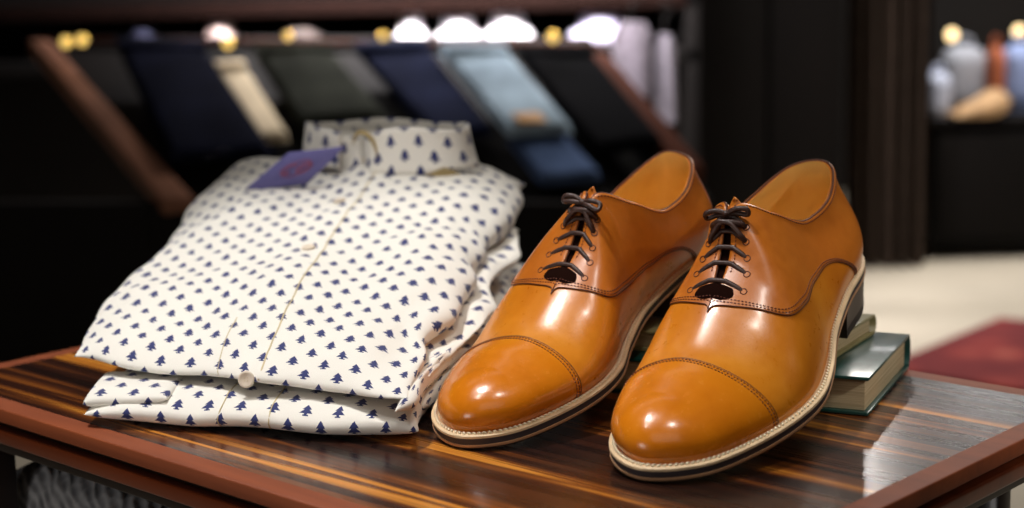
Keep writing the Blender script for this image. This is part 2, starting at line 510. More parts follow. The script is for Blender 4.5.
    for i in range(5):
        if i<4: add_tube(bmL,catmull(over(i,i,1,.0008)[::2],28),r,8)
        else:
            add_tube(bmL,catmull(over(i,i,1,.0018)[::2],28),r,8)
            # second strand bowing towards the toe
            p=over(i,i,1,.0034);q=[]
            fw=(Vector(place(np.array(surf(D,1,.64,1.))).tolist())-Vector(place(np.array(surf(D,1,.54,1.))).tolist())).normalized()
            for n_,v in enumerate(p): q.append(v+fw*.0048*math.sin(PI*n_/(len(p)-1))+Vector((0,0,.0008)))
            add_tube(bmL,catmull(q[::2],28),r,8)
    # crossing strands and the tucked knot
    add_tube(bmL,catmull(over(4,3,1,.0046)[::2],28),r,8)
    add_tube(bmL,catmull(over(4,3,-1,.0050)[::2],28),r,8)
    e=over(4,4,1,.0040);mid=e[len(e)//2]
    lw=(e[-1]-e[0]).normalized()
    fw2=lw.cross(Vector((0,0,1))).normalized()
    for sg in(1,-1):
        loop=[mid+Vector((0,0,.0006)),mid-lw*sg*.006+Vector((0,0,.0030)),mid-lw*sg*.012+Vector((0,0,.0022))+fw2*sg*.001,mid-lw*sg*.0125-Vector((0,0,.0012))+fw2*.002,mid-lw*sg*.006+Vector((0,0,.0002))+fw2*.002,mid]
        add_tube(bmL,catmull(loop,26),r,8)
    add_ellipsoid(bmL,mid+Vector((0,0,.0010)),.0026,.0026,.0019,12,8)
    link('laces',me_from_bm(bmL,'laces'),M['lace'],root)
    # sole layers
    SL=np.linspace(0,1,110)
    def loop(extra,depth):
        a=sole(D,1,SL,depth,extra);b=sole(D,-1,SL[::-1][1:-1],depth,extra)
        return np.concatenate([a,b])
    def ring(name,prof,mat,parent,bottom=False,top=False):
        bm=bmesh.new();Ls=[[bm.verts.new(p) for p in place(loop(e,dp)).tolist()] for e,dp in prof]
        n=len(Ls[0])
        for A,B in zip(Ls,Ls[1:]):
            for i in range(n): bm.faces.new((A[i],A[(i+1)%n],B[(i+1)%n],B[i]))
        def fan(Lp,):
            # strips between the two sides
            h=n//2
            for i in range(h):
                a=Lp[i];b=Lp[i+1];c_=Lp[(n-i-1)%n];d_=Lp[(n-i)%n]
                q=[]
                for v in(a,b,c_,d_):
                    if v not in q:q.append(v)
                if len(q)>2:
                    try:bm.faces.new(q)
                    except ValueError:pass
        fan(Ls[-1]);fan(Ls[0])
        return sharp(link(name,me_from_bm(bm,name),mat,parent),50)
    welt=ring('welt',[(-.006,0),(-.0008,-.0001),(-.0001,.0004),(0,.0017),(-.006,.0017)],M['welt'],root)
    ring('midsole',[(-.006,.0017),(-.0007,.0017),(-.0004,.0038),(-.0006,.0056),(-.006,.0056)],M['mid'],root)
    ring('sole_layer',[(-.006,.0056),(-.0001,.0056),(.0001,.0064),(-.0002,.0073),(-.006,.0073)],M['layer'],root)
    ring('outsole',[(-.006,.0073),(-.0006,.0073),(-.0012,TH),(-.006,TH)],M['outsole'],root)
    # rope stitch on the welt
    bm=bmesh.new();lp=place(loop(-.0028,-.0003));n=len(lp)
    L=np.concatenate([[0],np.cumsum(np.linalg.norm(np.diff(np.vstack([lp,lp[:1]]),axis=0),axis=1))])
    lo=place(loop(-.0020,-.0004));li=place(loop(-.0038,-.0004))
    tot=L[-1];cnt=int(tot/.0030)
    def samp(P,d):
        P=np.vstack([P,P[:1]]);return Vector([float(np.interp(d,L,P[:,q])) for q in range(3)])
    for i in range(cnt):
        d=i*tot/cnt
        add_tube(bm,[samp(li,d),samp(lp,min(d+.0010,tot))+Vector((0,0,.0004)),samp(lo,min(d+.0020,tot))],[.0005,.0008,.0005],5)
    link('welt_stitching',me_from_bm(bm,'ws'),M['weltthread'],welt)
    # heel
    hs=np.linspace(.31,0,26)
    def hl(z,extra):
        a=sole(D,1,hs,TH,extra);b=sole(D,-1,hs[::-1][1:],TH,extra);P=np.concatenate([a,b])
        if z is not None:P[:,2]=z
        return P
    def hblock(name,levels,mat,parent):
        bm=bmesh.new();Ls=[[bm.verts.new(p) for p in place(hl(z,e)).tolist()] for z,e in levels];n=len(Ls[0])
        for A,B in zip(Ls,Ls[1:]):
            for i in range(n): bm.faces.new((A[i],A[(i+1)%n],B[(i+1)%n],B[i]))
        bm.faces.new(Ls[0]);bm.faces.new(Ls[-1][::-1])
        return sharp(link(name,me_from_bm(bm,name),mat,parent),40)
    heel=hblock('heel',[(None,-.0008),(.015,-.0016),(.0055,-.0022)],M['heel'],root)
    hblock('heel_lift',[(.0055,-.0020),(.0,-.0024)],M['outsole'],heel)
    pts=place(hl(0,-.0024));print('HEEL',key,pts[:,2].min(),[round(v,4) for v in (root.location+Matrix.Rotation(ps[2],3,'Z')@Vector(pts[0].tolist()))],[round(v,4) for v in (root.location+Matrix.Rotation(ps[2],3,'Z')@Vector(pts[-1].tolist()))])
    return root
# ------------------------------------------------------------------ table
A0=Vector((-.405,1.1113,0));ANG=math.radians(-42.8);TL,TW=.6353,.432
TM=Matrix.Translation(A0)@Matrix.Rotation(ANG,4,'Z')   # local x along the long near edge, local y towards the back
def wood_table(name,stripe=True,c=((.10,.035,.015),(.30,.10,.03),(.62,.27,.06)),rough=.28,coat=.5):
    n=NT(name)
    if stripe:
        v=n.coord('Object',(.9,24,24));w=n.coord('Object',(1.6,90,90));d=n.coord('Object',(3,3,3))
        a=n.noise(v,1.0,3,.6,.6);b=n.noise(w,1.0,3,.6,.4);e=n.noise(d,1,2)
        f=n.math('ADD',n.math('MULTIPLY',a,.62),n.math('ADD',n.math('MULTIPLY',b,.38),.018))
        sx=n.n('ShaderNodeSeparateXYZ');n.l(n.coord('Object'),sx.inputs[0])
        f=n.math('SUBTRACT',f,n.math('MULTIPLY',n.math('MAXIMUM',n.math('SUBTRACT',n.math('ADD',sx.outputs[0],sx.outputs[1]),.38),0.0),.17))  # wood colour darkened to the right, painting in the weaker light there
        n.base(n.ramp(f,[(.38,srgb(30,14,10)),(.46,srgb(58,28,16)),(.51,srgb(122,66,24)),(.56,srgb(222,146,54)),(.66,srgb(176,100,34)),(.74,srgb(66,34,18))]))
        n.rough(n.math('ADD',n.math('MULTIPLY',b,.12),rough-.06));n.bump(b,.08,.0003)
    else:
        v=n.coord('Object',(4,60,60));f=n.noise(v,1.0,3,.6,.2)
        n.base(n.ramp(f,[(.3,c[0]),(.7,c[1])]));n.rough(rough)
    n.b.inputs['Coat Weight'].default_value=coat;n.b.inputs['Coat Roughness'].default_value=.2
    return n.m
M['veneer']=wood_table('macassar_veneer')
M['border']=wood_table('red_brown_border',False,(srgb(120,56,26),srgb(146,72,34)),.6,.0)
M['mould']=wood_table('red_brown_moulding',False,(srgb(92,40,20),srgb(120,56,28)),.3,.5)
M['darkwood']=simple('black_brown_wood',srgb(26,14,10),.4,coat=.3)
table=empty('side_table',A0+Vector((0,0,-.5)),ANG)
tag(table,'low red-brown wooden table with striped dark veneer top carrying the shirts and shoes','table')
def tbox(name,x0,x1,y0,y1,z0,z1,mat,bev=.0008,parent=table):
    return box_obj(name,(x0,x1,y0,y1,z0+.5,z1+.5),mat,parent,bev)
BW=.0155
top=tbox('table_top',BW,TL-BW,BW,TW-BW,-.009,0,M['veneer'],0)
def frame_strip(name,inner,outer,z0,z1,mat,parent=table,bev=.001):
    """four mitred strips as one frame"""
    bm=bmesh.new()
    def lp(i,z): return [bm.verts.new(p) for p in((i,i,z),(TL-i,i,z),(TL-i,TW-i,z),(i,TW-i,z))]
    a,b,c,d=lp(outer,z1+.5),lp(inner,z1+.5),lp(inner,z0+.5),lp(outer,z0+.5)
    for A,B in((a,b),(b,c),(c,d),(d,a)):
        for i in range(4): bm.faces.new((A[i],A[(i+1)%4],B[(i+1)%4],B[i]))
    es=[e for e in bm.edges if (e.verts[0] in a and e.verts[1] in a) or (e.verts[0] in d and e.verts[1] in d)]
    bmesh.ops.bevel(bm,geom=es,offset=bev,segments=3,affect='EDGES',profile=.5)
    return sharp(link(name,me_from_bm(bm,name),mat,parent),35)
frame_strip('table_border',BW,0,-.0095,0,M['border'],bev=.0014)
frame_strip('recessed_groove',BW+.004,.009,-.0155,-.0095,M['darkwood'])
frame_strip('apron_moulding',BW+.004,.0025,-.0255,-.0155,M['mould'],bev=.002)
frame_strip('apron_rail',BW+.004,.010,-.034,-.0255,M['darkwood'])
for lx in(.052,TL-.066):
    for ly in(.016,TW-.030):
        tbox('leg',lx,lx+.017,ly,ly+.017,-.5,-.0255,M['darkwood'],.002)
tbox('lower_shelf',.014,TL-.03,.036,TW-.03,-.120,-.110,M['darkwood'],.002)
# grey knit on the lower shelf
def knit_mat():
    n=NT('grey_knit');v=n.coord('Object',(1,1,1))
    x=n.n('ShaderNodeTexWave',wave_type='BANDS',bands_direction='DIAGONAL');x.inputs['Scale'].default_value=45;x.inputs['Distortion'].default_value=4
    x.inputs['Detail'].default_value=1;n.l(v,x.inputs['Vector'])
    vo=n.n('ShaderNodeTexVoronoi');vo.inputs['Scale'].default_value=110;n.l(v,vo.inputs['Vector'])
    f=n.math('ADD',n.math('MULTIPLY',x.outputs['Fac'],.5),n.math('MULTIPLY',vo.outputs['Distance'],.6))
    n.base(n.ramp(f,[(.2,srgb(92,92,96)),(.8,srgb(150,150,152))]));n.rough(.9);n.bump(f,.9,.004);return n.m
M['knit']=knit_mat()
# ------------------------------------------------------------------ printed shirt fabric
PU,PV=.0225,.0118
def tree_mat():
    n=NT('tree_print_cotton')
    uv=n.n('ShaderNodeUVMap').outputs[0]
    nz=n.n('ShaderNodeTexNoise');nz.inputs['Scale'].default_value=60;n.l(uv,nz.inputs['Vector'])
    sp=n.n('ShaderNodeSeparateXYZ');n.l(uv,sp.inputs[0]);u,v=sp.outputs[0],sp.outputs[1]
    jx=n.math('MULTIPLY',n.math('SUBTRACT',nz.outputs['Fac'],.5),.0030)
    u=n.math('ADD',u,jx)
    rv=n.math('DIVIDE',v,PV);row=n.math('FLOOR',rv)
    odd=n.math('MODULO',n.math('ABSOLUTE',row),2.0)
    cu=n.math('ADD',n.math('DIVIDE',u,PU),n.math('MULTIPLY',odd,.5))
    x=n.math('ABSOLUTE',n.math('MULTIPLY',n.math('SUBTRACT',n.math('FRACT',cu),.5),PU))
    y=n.math('MULTIPLY',n.math('SUBTRACT',n.math('FRACT',rv),.5),PV)
    # fine ragged edge
    n2=n.n('ShaderNodeTexNoise');n2.inputs['Scale'].default_value=1500;n.l(uv,n2.inputs['Vector'])
    x=n.math('ADD',x,n.math('MULTIPLY',n.math('SUBTRACT',n2.outputs['Fac'],.5),.0009))
    def tier(y0,y1,w):  # triangle, base y0 half width w, apex y1
        hw=n.math('MULTIPLY',n.math('SUBTRACT',y1,y),w/(y1-y0))
        return n.math('MULTIPLY',n.math('LESS_THAN',x,hw),n.math('GREATER_THAN',y,y0))
    a=tier(.0008,.0052,.0031);b=tier(-.0026,.0026,.0046)
    c=n.math('MULTIPLY',n.math('LESS_THAN',x,.0020),n.math('MULTIPLY',n.math('GREATER_THAN',y,-.0046),n.math('LESS_THAN',y,-.0036)))
    tr=n.math('MULTIPLY',n.math('LESS_THAN',x,.0010),n.math('MULTIPLY',n.math('GREATER_THAN',y,-.0040),n.math('LESS_THAN',y,-.002)))
    f=n.math('MAXIMUM',n.math('MAXIMUM',a,b),n.math('MAXIMUM',c,tr))
    wv=n.n('ShaderNodeTexNoise');wv.inputs['Scale'].default_value=2600;wv.inputs['Detail'].default_value=2;n.l(uv,wv.inputs['Vector'])
    cream=n.ramp(wv.outputs['Fac'],[(.35,srgb(232,228,218)),(.65,srgb(246,243,236))])
    navy=n.ramp(wv.outputs['Fac'],[(.35,srgb(28,36,88)),(.65,srgb(52,62,122))])
    n.base(n.mix(f,cream,navy));n.rough(.85)
    n.b.inputs['Sheen Weight'].default_value=.15
    n.bump(wv.outputs['Fac'],.25,.0004)
    return n.m
M['print']=tree_mat()
M['seamc']=simple('cream_seam',srgb(206,190,150),.8)
M['button']=simple('pearl_button',srgb(228,214,196),.3,var=.05)
M['innerc']=simple('collar_shade_tone',srgb(176,156,110),.85)  # shade colour for the modelled collar shadows
def lerp(a,b,t): return a+(b-a)*t
_ps=POSE['L'];_lp=pose(np.concatenate([sole(D,1,np.linspace(0,1,80),0.,.0025),sole(D,-1,np.linspace(0,1,80),0.,.0025)]),_ps,-1)
_ys=np.linspace(_lp[:,1].min(),_lp[:,1].max(),60)
_xs=[float(_lp[abs(_lp[:,1]-y)<.006,0].min()) for y in _ys]
def press(p):
    """cloth beside the left shoe is pressed back by it"""
    if p.y>_ys[0]-.012 and p.z<.075:
        lim=float(np.interp(p.y,_ys,_xs))-.001
        if p.x>lim-.02:
            x=p.x-(lim-.02);p=Vector((lim-.02+.02*math.tanh(x/.02),p.y,p.z))
    return p
def slab(name,quad,zt,zb,parent,mat=None,nu=110,nv=110,ex=(7,7),uv0=(0,0),wr=.0,seed=0,both=True,fold=None,world_off=Vector((0,0,0))):
    """folded layer of cloth: quad = FL,FR,BR,BL (x,y); zt/zb functions of (u,v); rounded rim"""
    FL,FR,BR,BL=[Vector((*q,0)) for q in quad]
    W=((FR-FL).length+(BR-BL).length)/2;Lh=((BL-FL).length+(BR-FR).length)/2
    def P(u,v):return FL.lerp(FR,u).lerp(BL.lerp(BR,u),v)
    def samp(n):  # denser near the rim
        t=[];
        for i in range(n+1):
            a=i/n;t.append(.5-.5*math.cos(PI*a) if True else a)
        return [lerp(i/n,t[i],.75) for i in range(n+1)]
    U=samp(nu);V=samp(nv)
    bm=bmesh.new();uvl=bm.loops.layers.uv.new('UVMap');info={}
    def z_edge(u,v):
        a=abs(2*u-1)**ex[0];b=abs(2*v-1)**ex[1]
        return max(0.,(1-a))**.5*max(0.,(1-b))**.5
    # arc length tables along the middle for the unwrapping
    def arcs(n,f):
        out=[0]
        for i in range(1,n+1):out.append(out[-1]+(f(i)-f(i-1)).length)
        m=out[n//2];return [o-m for o in out]
    def pt(u,v,top):
        p=P(u,v);h=z_edge(u,v);a,b=zt(u,v),zb(u,v);mid=(a*.45+b*.55)
        z=lerp(mid,a if top else b,h)
        if wr:
            q=Vector((p.x*16,p.y*16,seed));nn=noise.fractal(q,.9,2.1,4)
            q2=Vector((p.x*55+seed,p.y*38,seed));n2=noise.noise(q2)
            k=h if top else h*.2
            z+=wr*(nn*.8+n2*.22)*k
            rim=1-h
            p=p+Vector((noise.noise(q*1.7),noise.noise(q*1.7+Vector((9,9,9))),0))*wr*1.2*rim
        if fold: p,z=fold(u,v,p,z,top)
        p=Vector((p.x,p.y,max(z,.0008)))
        if world_off.length>.1: p=press(p)
        return p+world_off
    au=arcs(nu,lambda i:pt(U[i],.5,True));av=arcs(nv,lambda j:pt(.5,V[j],True))
    T=[[bm.verts.new(pt(U[i],V[j],True)) for j in range(nv+1)] for i in range(nu+1)]
    for i in range(nu+1):
        for j in range(nv+1):info[T[i][j]]=(au[i]+uv0[0],av[j]+uv0[1])
    B=[[T[i][j] if i in(0,nu) or j in(0,nv) else bm.verts.new(pt(U[i],V[j],False)) for j in range(nv+1)] for i in range(nu+1)]
    for i in range(nu):
        for j in range(nv):
            f=bm.faces.new((T[i][j],T[i+1][j],T[i+1][j+1],T[i][j+1]))
            for l in f.loops:l[uvl].uv=info[l.vert]
            try:g=bm.faces.new((B[i][j],B[i][j+1],B[i+1][j+1],B[i+1][j]))
            except ValueError:continue
            idx=((i,j),(i,j+1),(i+1,j+1),(i+1,j))
            for l,(a,b) in zip(g.loops,idx):
                # mirror about the front / back rim
                vv=2*av[0]-av[b] if b<nv/2 else 2*av[nv]-av[b]
                uu=au[a]
                l[uvl].uv=(uu+uv0[0],vv+uv0[1])
    me=bpy.data.meshes.new(name);bm.to_mesh(me);bm.free()
    o=link(name,me,mat or M['print'],parent)
    return o,pt
def sstep(a,b,x):
    t=min(1,max(0,(x-a)/(b-a)));return t*t*(3-2*t)
# ------------------------------------------------------------------ shirts
def xy(px,py,z):
    p=at_z(px,py,z);return (p.x,p.y)
def make_top_shirt():
    loc=Vector((-.17,1.0,.022));off=-loc
    root=empty('folded_shirt',loc)
    tag(root,'upper folded cream shirt with navy tree print, standing collar and placket facing up','shirt','folded tree-print shirts')
    q=[xy(68,364,.026),xy(408,413,.020),xy(530,183,.088),xy(232,166,.094)]
    prof=lambda v:.0385+.081*(v**.92)
    def zt(u,v):
        z=prof(v)
        z+=.004*math.exp(-((u-.53)/.09)**2)*sstep(.0,.3,v)          # placket is thicker
        z-=.007*sstep(.78,1.,u)*(.35+.65*v)                          # shoulders fall away
        z-=.004*sstep(.25,0.,u)*v
        z-=.004*math.exp(-((v-1.0)/.10)**2)
        z+=.0035*math.sin(v*9+u*5)*math.sin(u*7+1)*.6
        z-=.006*math.exp(-((u-.93)/.06)**2-((v-.14)/.10)**2)
        return z
    zb=lambda u,v:.0215+.046*v
    def fold(u,v,p,z,top):
        # soft scallops along the side rims
        s=sstep(.85,1,u);p=p+Vector((.004*math.sin(v*17+1)*s-.0025*s*math.sin(v*41),0,0))
        s=sstep(.15,0,u);p=p+Vector((.003*math.sin(v*13+2)*s,0,0))
        s=sstep(.06,0,v);p=p+Vector((0,.0022*math.sin(u*19)*s,0));z+=.0016*math.sin(u*13+1)*s
        return p,z
    body,pt=slab('body',q,zt,zb,root,wr=.0052,seed=3.1,ex=(7,9),fold=fold,world_off=off,nu=140,nv=140)
    # side and sleeve folded underneath, showing at the right
    q2=[xy(300,398,.018),xy(458,392,.018),xy(523,238,.055),xy(330,230,.055)]
    def fold2(u,v,p,z,top):
        s=sstep(.7,1,u);return p+Vector((.005*math.sin(v*15+2)*s,0,0)),z+.002*math.sin(v*21+u*8)*s
    slab('folded_sleeve',q2,lambda u,v:.0320+.046*v-.004*u,lambda u,v:.0245+.030*v,root,wr=.006,seed=8.7,ex=(5,9),fold=fold2,world_off=off,uv0=(.011,.004),nu=70,nv=90)
    # little turned cuff at the near right corner
    q3=[xy(395,424,.018),xy(446,407,.017),xy(470,356,.022),xy(420,372,.024)]
    slab('cuff',q3,lambda u,v:.0300+.004*v,lambda u,v:.0205,root,wr=.001,seed=4.4,ex=(4,5),world_off=off,uv0=(.005,.002),nu=30,nv=30)
    # placket seams and stitching
    def path(u0,u1,v0,v1,n=70,lift=.0002,bow=0):
        return [pt(lerp(u0,u1,t)+bow*math.sin(PI*t),lerp(v0,v1,t),True)+Vector((0,0,lift)) for t in [i/(n-1) for i in range(n)]]
    pl=[pt(.568,v,False) for v in (.03,.012)]
    tube_obj('placket_seam',path(.598,.600,.0,.93,bow=-.024),.00055,M['seamc'],root,6,flat=.7)
    tube_obj('placket_seam',path(.455,.452,.0,.13),.0003,M['seamc'],root,5,flat=.5)
    def button(u,v,nm='button',tilt=None):
        c=pt(u,v,True);e=.003
        a=(pt(u+e,v,True)-c).normalized();b=(pt(u,v+e,True)-c).normalized();nrm=a.cross(b).normalized()
        if tilt:nrm=tilt
        Mx=Matrix.Translation(c+nrm*.0007)@nrm.to_track_quat('Z','Y').to_matrix().to_4x4()
        bm=bmesh.new();prof=[(0,.0006),(.0030,.0005),(.0036,.0009),(.0046,.0010),(.0051,.0004),(.0047,-.0006),(0,-.0006)]
        N=24;rings=[]
        for r,z in prof:
            if r==0:rings.append([bm.verts.new(Mx@Vector((0,0,z)))]*N)
            else:rings.append([bm.verts.new(Mx@Vector((r*math.cos(2*PI*k/N),r*math.sin(2*PI*k/N),z))) for k in range(N)])
        for A,B in zip(rings,rings[1:]):
            for k in range(N):
                qd=[]
                for vv in(A[k],A[(k+1)%N],B[(k+1)%N],B[k]):
                    if vv not in qd:qd.append(vv)
                bm.faces.new(qd)
        o=link(nm,me_from_bm(bm,nm),M['button'],root)
        bm=bmesh.new()
        for dx,dy in((1,1),(-1,1),(1,-1),(-1,-1)): add_ellipsoid(bm,Mx@Vector((dx*.0009,dy*.0009,.0006)),.00035,.00035,.0003,6,4)
        link('button_thread',me_from_bm(bm,'t'),M['seamc'],o)
    for u,v in((.530,.40),(.527,.63),(.535,.82)): button(u,v)
    # button hanging at the hem
    button(.558,.0,tilt=Vector((-.1,-.95,.25)).normalized())
    # collar -------------------------------------------------
    cc=at_y(387,150,1.335);cz=.112
    ud=(Vector((*q[2],0))-Vector((*q[3],0))).normalized();vd=Vector((-ud.y,ud.x,0))
    C0=Vector((cc.x*1.365/1.335,1.365,0))
    AX,AY=.0705,.034
    def collar(name,th0,th1,zb_,zt_,flare,mat,parent,N=90,Mz=10,thick=.0016,ax=AX,ay=AY,uvo=0,lean=.0):
        bm=bmesh.new();uvl=bm.loops.layers.uv.new('UVMap');info={};R=[]
        s=0;prev=None
        for i in range(N+1):
            f=i/N;th=lerp(th0,th1,f);row=[]
            for j in range(Mz+1):
                g=j/Mz
                z0=zb_(f);z1=zt_(f);z=lerp(z1,z0,g)
                fl=flare(f)*g**1.5
                p=C0+ud*(ax+fl)*math.cos(th)+vd*((ay+fl)*math.sin(th)+lean*(1-g))
                wob=.0012*noise.noise(Vector((f*6,g*2,uvo)))
                p=Vector((p.x,p.y,z+wob))+off
                row.append(bm.verts.new(p))
            mid=row[Mz//2].co
            if prev is not None:s+=(mid-prev).length
            prev=mid.copy()
            for j,v_ in enumerate(row):info[v_]=(s+uvo,.5-j/Mz*abs(zt_(f)-zb_(f)))
            R.append(row)
        grid_faces(bm,R)
        for f_ in bm.faces:
            for l in f_.loops:l[uvl].uv=info[l.vert]
        bmesh.ops.recalc_face_normals(bm,faces=bm.faces)
        me=bpy.data.meshes.new(name);bm.to_mesh(me);bm.free()
        o=link(name,me,mat,parent)
        m=o.modifiers.new('s','SOLIDIFY');m.thickness=thick;m.offset=0
        return o
    zbase=.1075
    col=collar('collar_band',-PI*.5-.10,PI*1.5-.16,lambda f:zbase-.008,lambda f:zbase+.026,lambda f:0,M['print'],root,ax=AX-.010,ay=AY-.008,uvo=.3)
    # leaves: start at front gap, run round the right, the back and the left to the gap again
    g0,g1=-PI/2+.05,PI*1.5-.36
    def zbl(f):
        p=.0
        p+= .0035*sstep(.10,.16,f)-.0015*sstep(.18,.30,f)
        return zbase-.002+p+.002*sstep(.75,.95,f)
    def ztl(f): return zbase+.0335-.003*math.exp(-(f/.03)**2)-.003*math.exp(-((f-1)/.03)**2)+.001*math.sin(f*25)
    collar('collar_leaf',g0,g1,zbl,ztl,lambda f:.010*(1-.6*abs(2*f-1)),M['print'],col,uvo=.05,thick=.0022,N=120)
    # olive arc modelled as the shadow inside the right leaf's edge
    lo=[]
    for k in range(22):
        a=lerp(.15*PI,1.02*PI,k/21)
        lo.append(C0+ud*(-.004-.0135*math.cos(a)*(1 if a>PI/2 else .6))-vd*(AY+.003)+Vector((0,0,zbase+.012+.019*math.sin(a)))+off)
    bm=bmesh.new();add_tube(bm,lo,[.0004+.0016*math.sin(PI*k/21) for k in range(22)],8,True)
    link('collar_inner_shade',me_from_bm(bm,'lo'),M['innerc'],col)
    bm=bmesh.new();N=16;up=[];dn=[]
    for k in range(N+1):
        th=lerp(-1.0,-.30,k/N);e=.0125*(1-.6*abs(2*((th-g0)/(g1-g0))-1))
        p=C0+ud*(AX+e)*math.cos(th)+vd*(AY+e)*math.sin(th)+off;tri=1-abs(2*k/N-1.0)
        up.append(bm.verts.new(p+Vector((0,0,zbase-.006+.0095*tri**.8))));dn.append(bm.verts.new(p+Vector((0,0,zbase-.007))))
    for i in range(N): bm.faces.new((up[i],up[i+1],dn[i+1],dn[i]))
    link('collar_under_shade',me_from_bm(bm,'ln'),M['innerc'],col)  # brown triangle painting in the shadow under the collar point
    return root,pt,off
top_shirt,top_pt,top_off=make_top_shirt()
def make_low_shirt():
    loc=Vector((-.17,1.0,.0006));off=-loc
    root=empty('folded_shirt',loc)
    tag(root,'lower folded cream shirt with navy tree print pressed flat under the collared one','shirt','folded tree-print shirts')
    FL=xy(84,411,.010);FR=xy(414,431,.010);BR=xy(519,276,.028)
    d=Vector(BR)-Vector(FR)
    BL=(FL[0]+d.x*.9-.03,FL[1]+d.y*1.02)
    q=[FL,FR,BR,BL]
    def fold(u,v,p,z,top):
        s=sstep(.8,1,u);p=p+Vector((.005*math.sin(v*14+.6)*s+.006*s*v,0,0))
        s2=sstep(.06,0,v);z+=.0010*math.sin(u*15)*s2
        return p,z
    body,pt=slab('body',q,lambda u,v:.0192+.020*v-.002*sstep(.15,0,u),lambda u,v:.0004,root,wr=.0034,seed=5.5,ex=(9,14),fold=fold,world_off=off,uv0=(.004,.006),nu=120,nv=90)
    # layers folded back, showing behind the near corner at the right
    q2=[xy(330,370,.03),xy(470,352,.03),xy(517,243,.052),xy(380,236,.055)]
    slab('folded_sleeve',q2,lambda u,v:.0240+.022*v-.003*u,lambda u,v:.017+.010*v,root,wr=.006,seed=1.7,ex=(5,7),fold=fold,world_off=off,uv0=(.002,.009),nu=60,nv=70)
    q3=[xy(330,404,.02),xy(452,394,.018),xy(522,268,.034),xy(380,270,.034)]
    slab('folded_side',q3,lambda u,v:.0215+.012*v-.003*u,lambda u,v:.004+.008*v,root,wr=.006,seed=2.9,ex=(5,7),fold=fold,world_off=off,uv0=(.007,.001),nu=60,nv=70)
    # cuff at the near left corner
    q4=[xy(82,404,.014),xy(166,401,.017),xy(190,372,.022),xy(104,366,.022)]
    slab('cuff',q4,lambda u,v:.0192+.0030*u+.002*v,lambda u,v:.0095+.0050*u,root,wr=.0012,seed=6.2,ex=(9,6),world_off=off,uv0=(.006,.003),nu=40,nv=30)
    n=24
    for u in(.575,.425):
        pts=[pt(u,v,False)+Vector((0,-.0004,0)) for v in (.012,.004)]+[pt(u,v,True)+Vector((0,-.0004,.0002)) for v in [i/n*.25 for i in range(n)]]
        tube_obj('placket_seam',pts,.0004,M['seamc'],root,5)
    return root
low_shirt=make_low_shirt()
# ------------------------------------------------------------------ swing tag
def make_tag():
    dg=bpy.context.evaluated_depsgraph_get()
    from mathutils.bvhtree import BVHTree
    bd=[o for o in top_shirt.children if o.name.startswith('body')][0]
    bvh=BVHTree.FromPolygons([v.co-top_off for v in bd.data.vertices],[p.vertices[:] for p in bd.data.polygons])
    def hit(px,py):
        r=ray(px,py).normalized();h=bvh.ray_cast(Vector((0,0,CH)),r)
        return h[0]-r*.006
    P=[hit(244,190),hit(306,185),at_y(346,146,1.305),at_y(289,152,1.32)]
    loc=(P[0]+P[1]+P[2]+P[3])/4
    root=empty('hang_tag',loc);tag(root,'navy square card tag with a faint red emblem lying below the shirt collar','tag')
    N=14;bm=bmesh.new();V=[]
    nrm=(P[1]-P[0]).cross(P[3]-P[0]).normalized()
    def S(u,v,h=0):
        p=P[0].lerp(P[1],u).lerp(P[3].lerp(P[2],u),v)-loc
        return p+nrm*(h+.003*math.sin(PI*u)*.5+.0015*math.sin(PI*v))
    V=[[bm.verts.new(S(i/N,j/N)) for j in range(N+1)] for i in range(N+1)]
    grid_faces(bm,V)
    o=link('card',me_from_bm(bm,'card'),M['tagblue'],root);m=o.modifiers.new('s','SOLIDIFY');m.thickness=.0009
    bm=bmesh.new()
    pts=[S(.5+.20*math.cos(a),.52+.22*math.sin(a),.0007) for a in [2*PI*k/36 for k in range(36)]]
    add_tube(bm,pts,.0004,5,False,True)
    for cx,gap in((.37,True),(.63,False)):
        a0,a1=(.7,2*PI-.7) if gap else (0,2*PI)
        pts=[S(cx+.085*math.cos(a),.52+.13*math.sin(a),.0009) for a in [lerp(a0,a1,k/22) for k in range(23)]]
        add_tube(bm,pts,.0009,5,True,False)
    link('emblem',me_from_bm(bm,'emb'),M['tagred'],root)
M['tagblue']=simple('navy_card',srgb(98,94,150),.7,var=.05)
M['tagred']=simple('dull_red_print',srgb(140,72,104),.6)
make_tag()
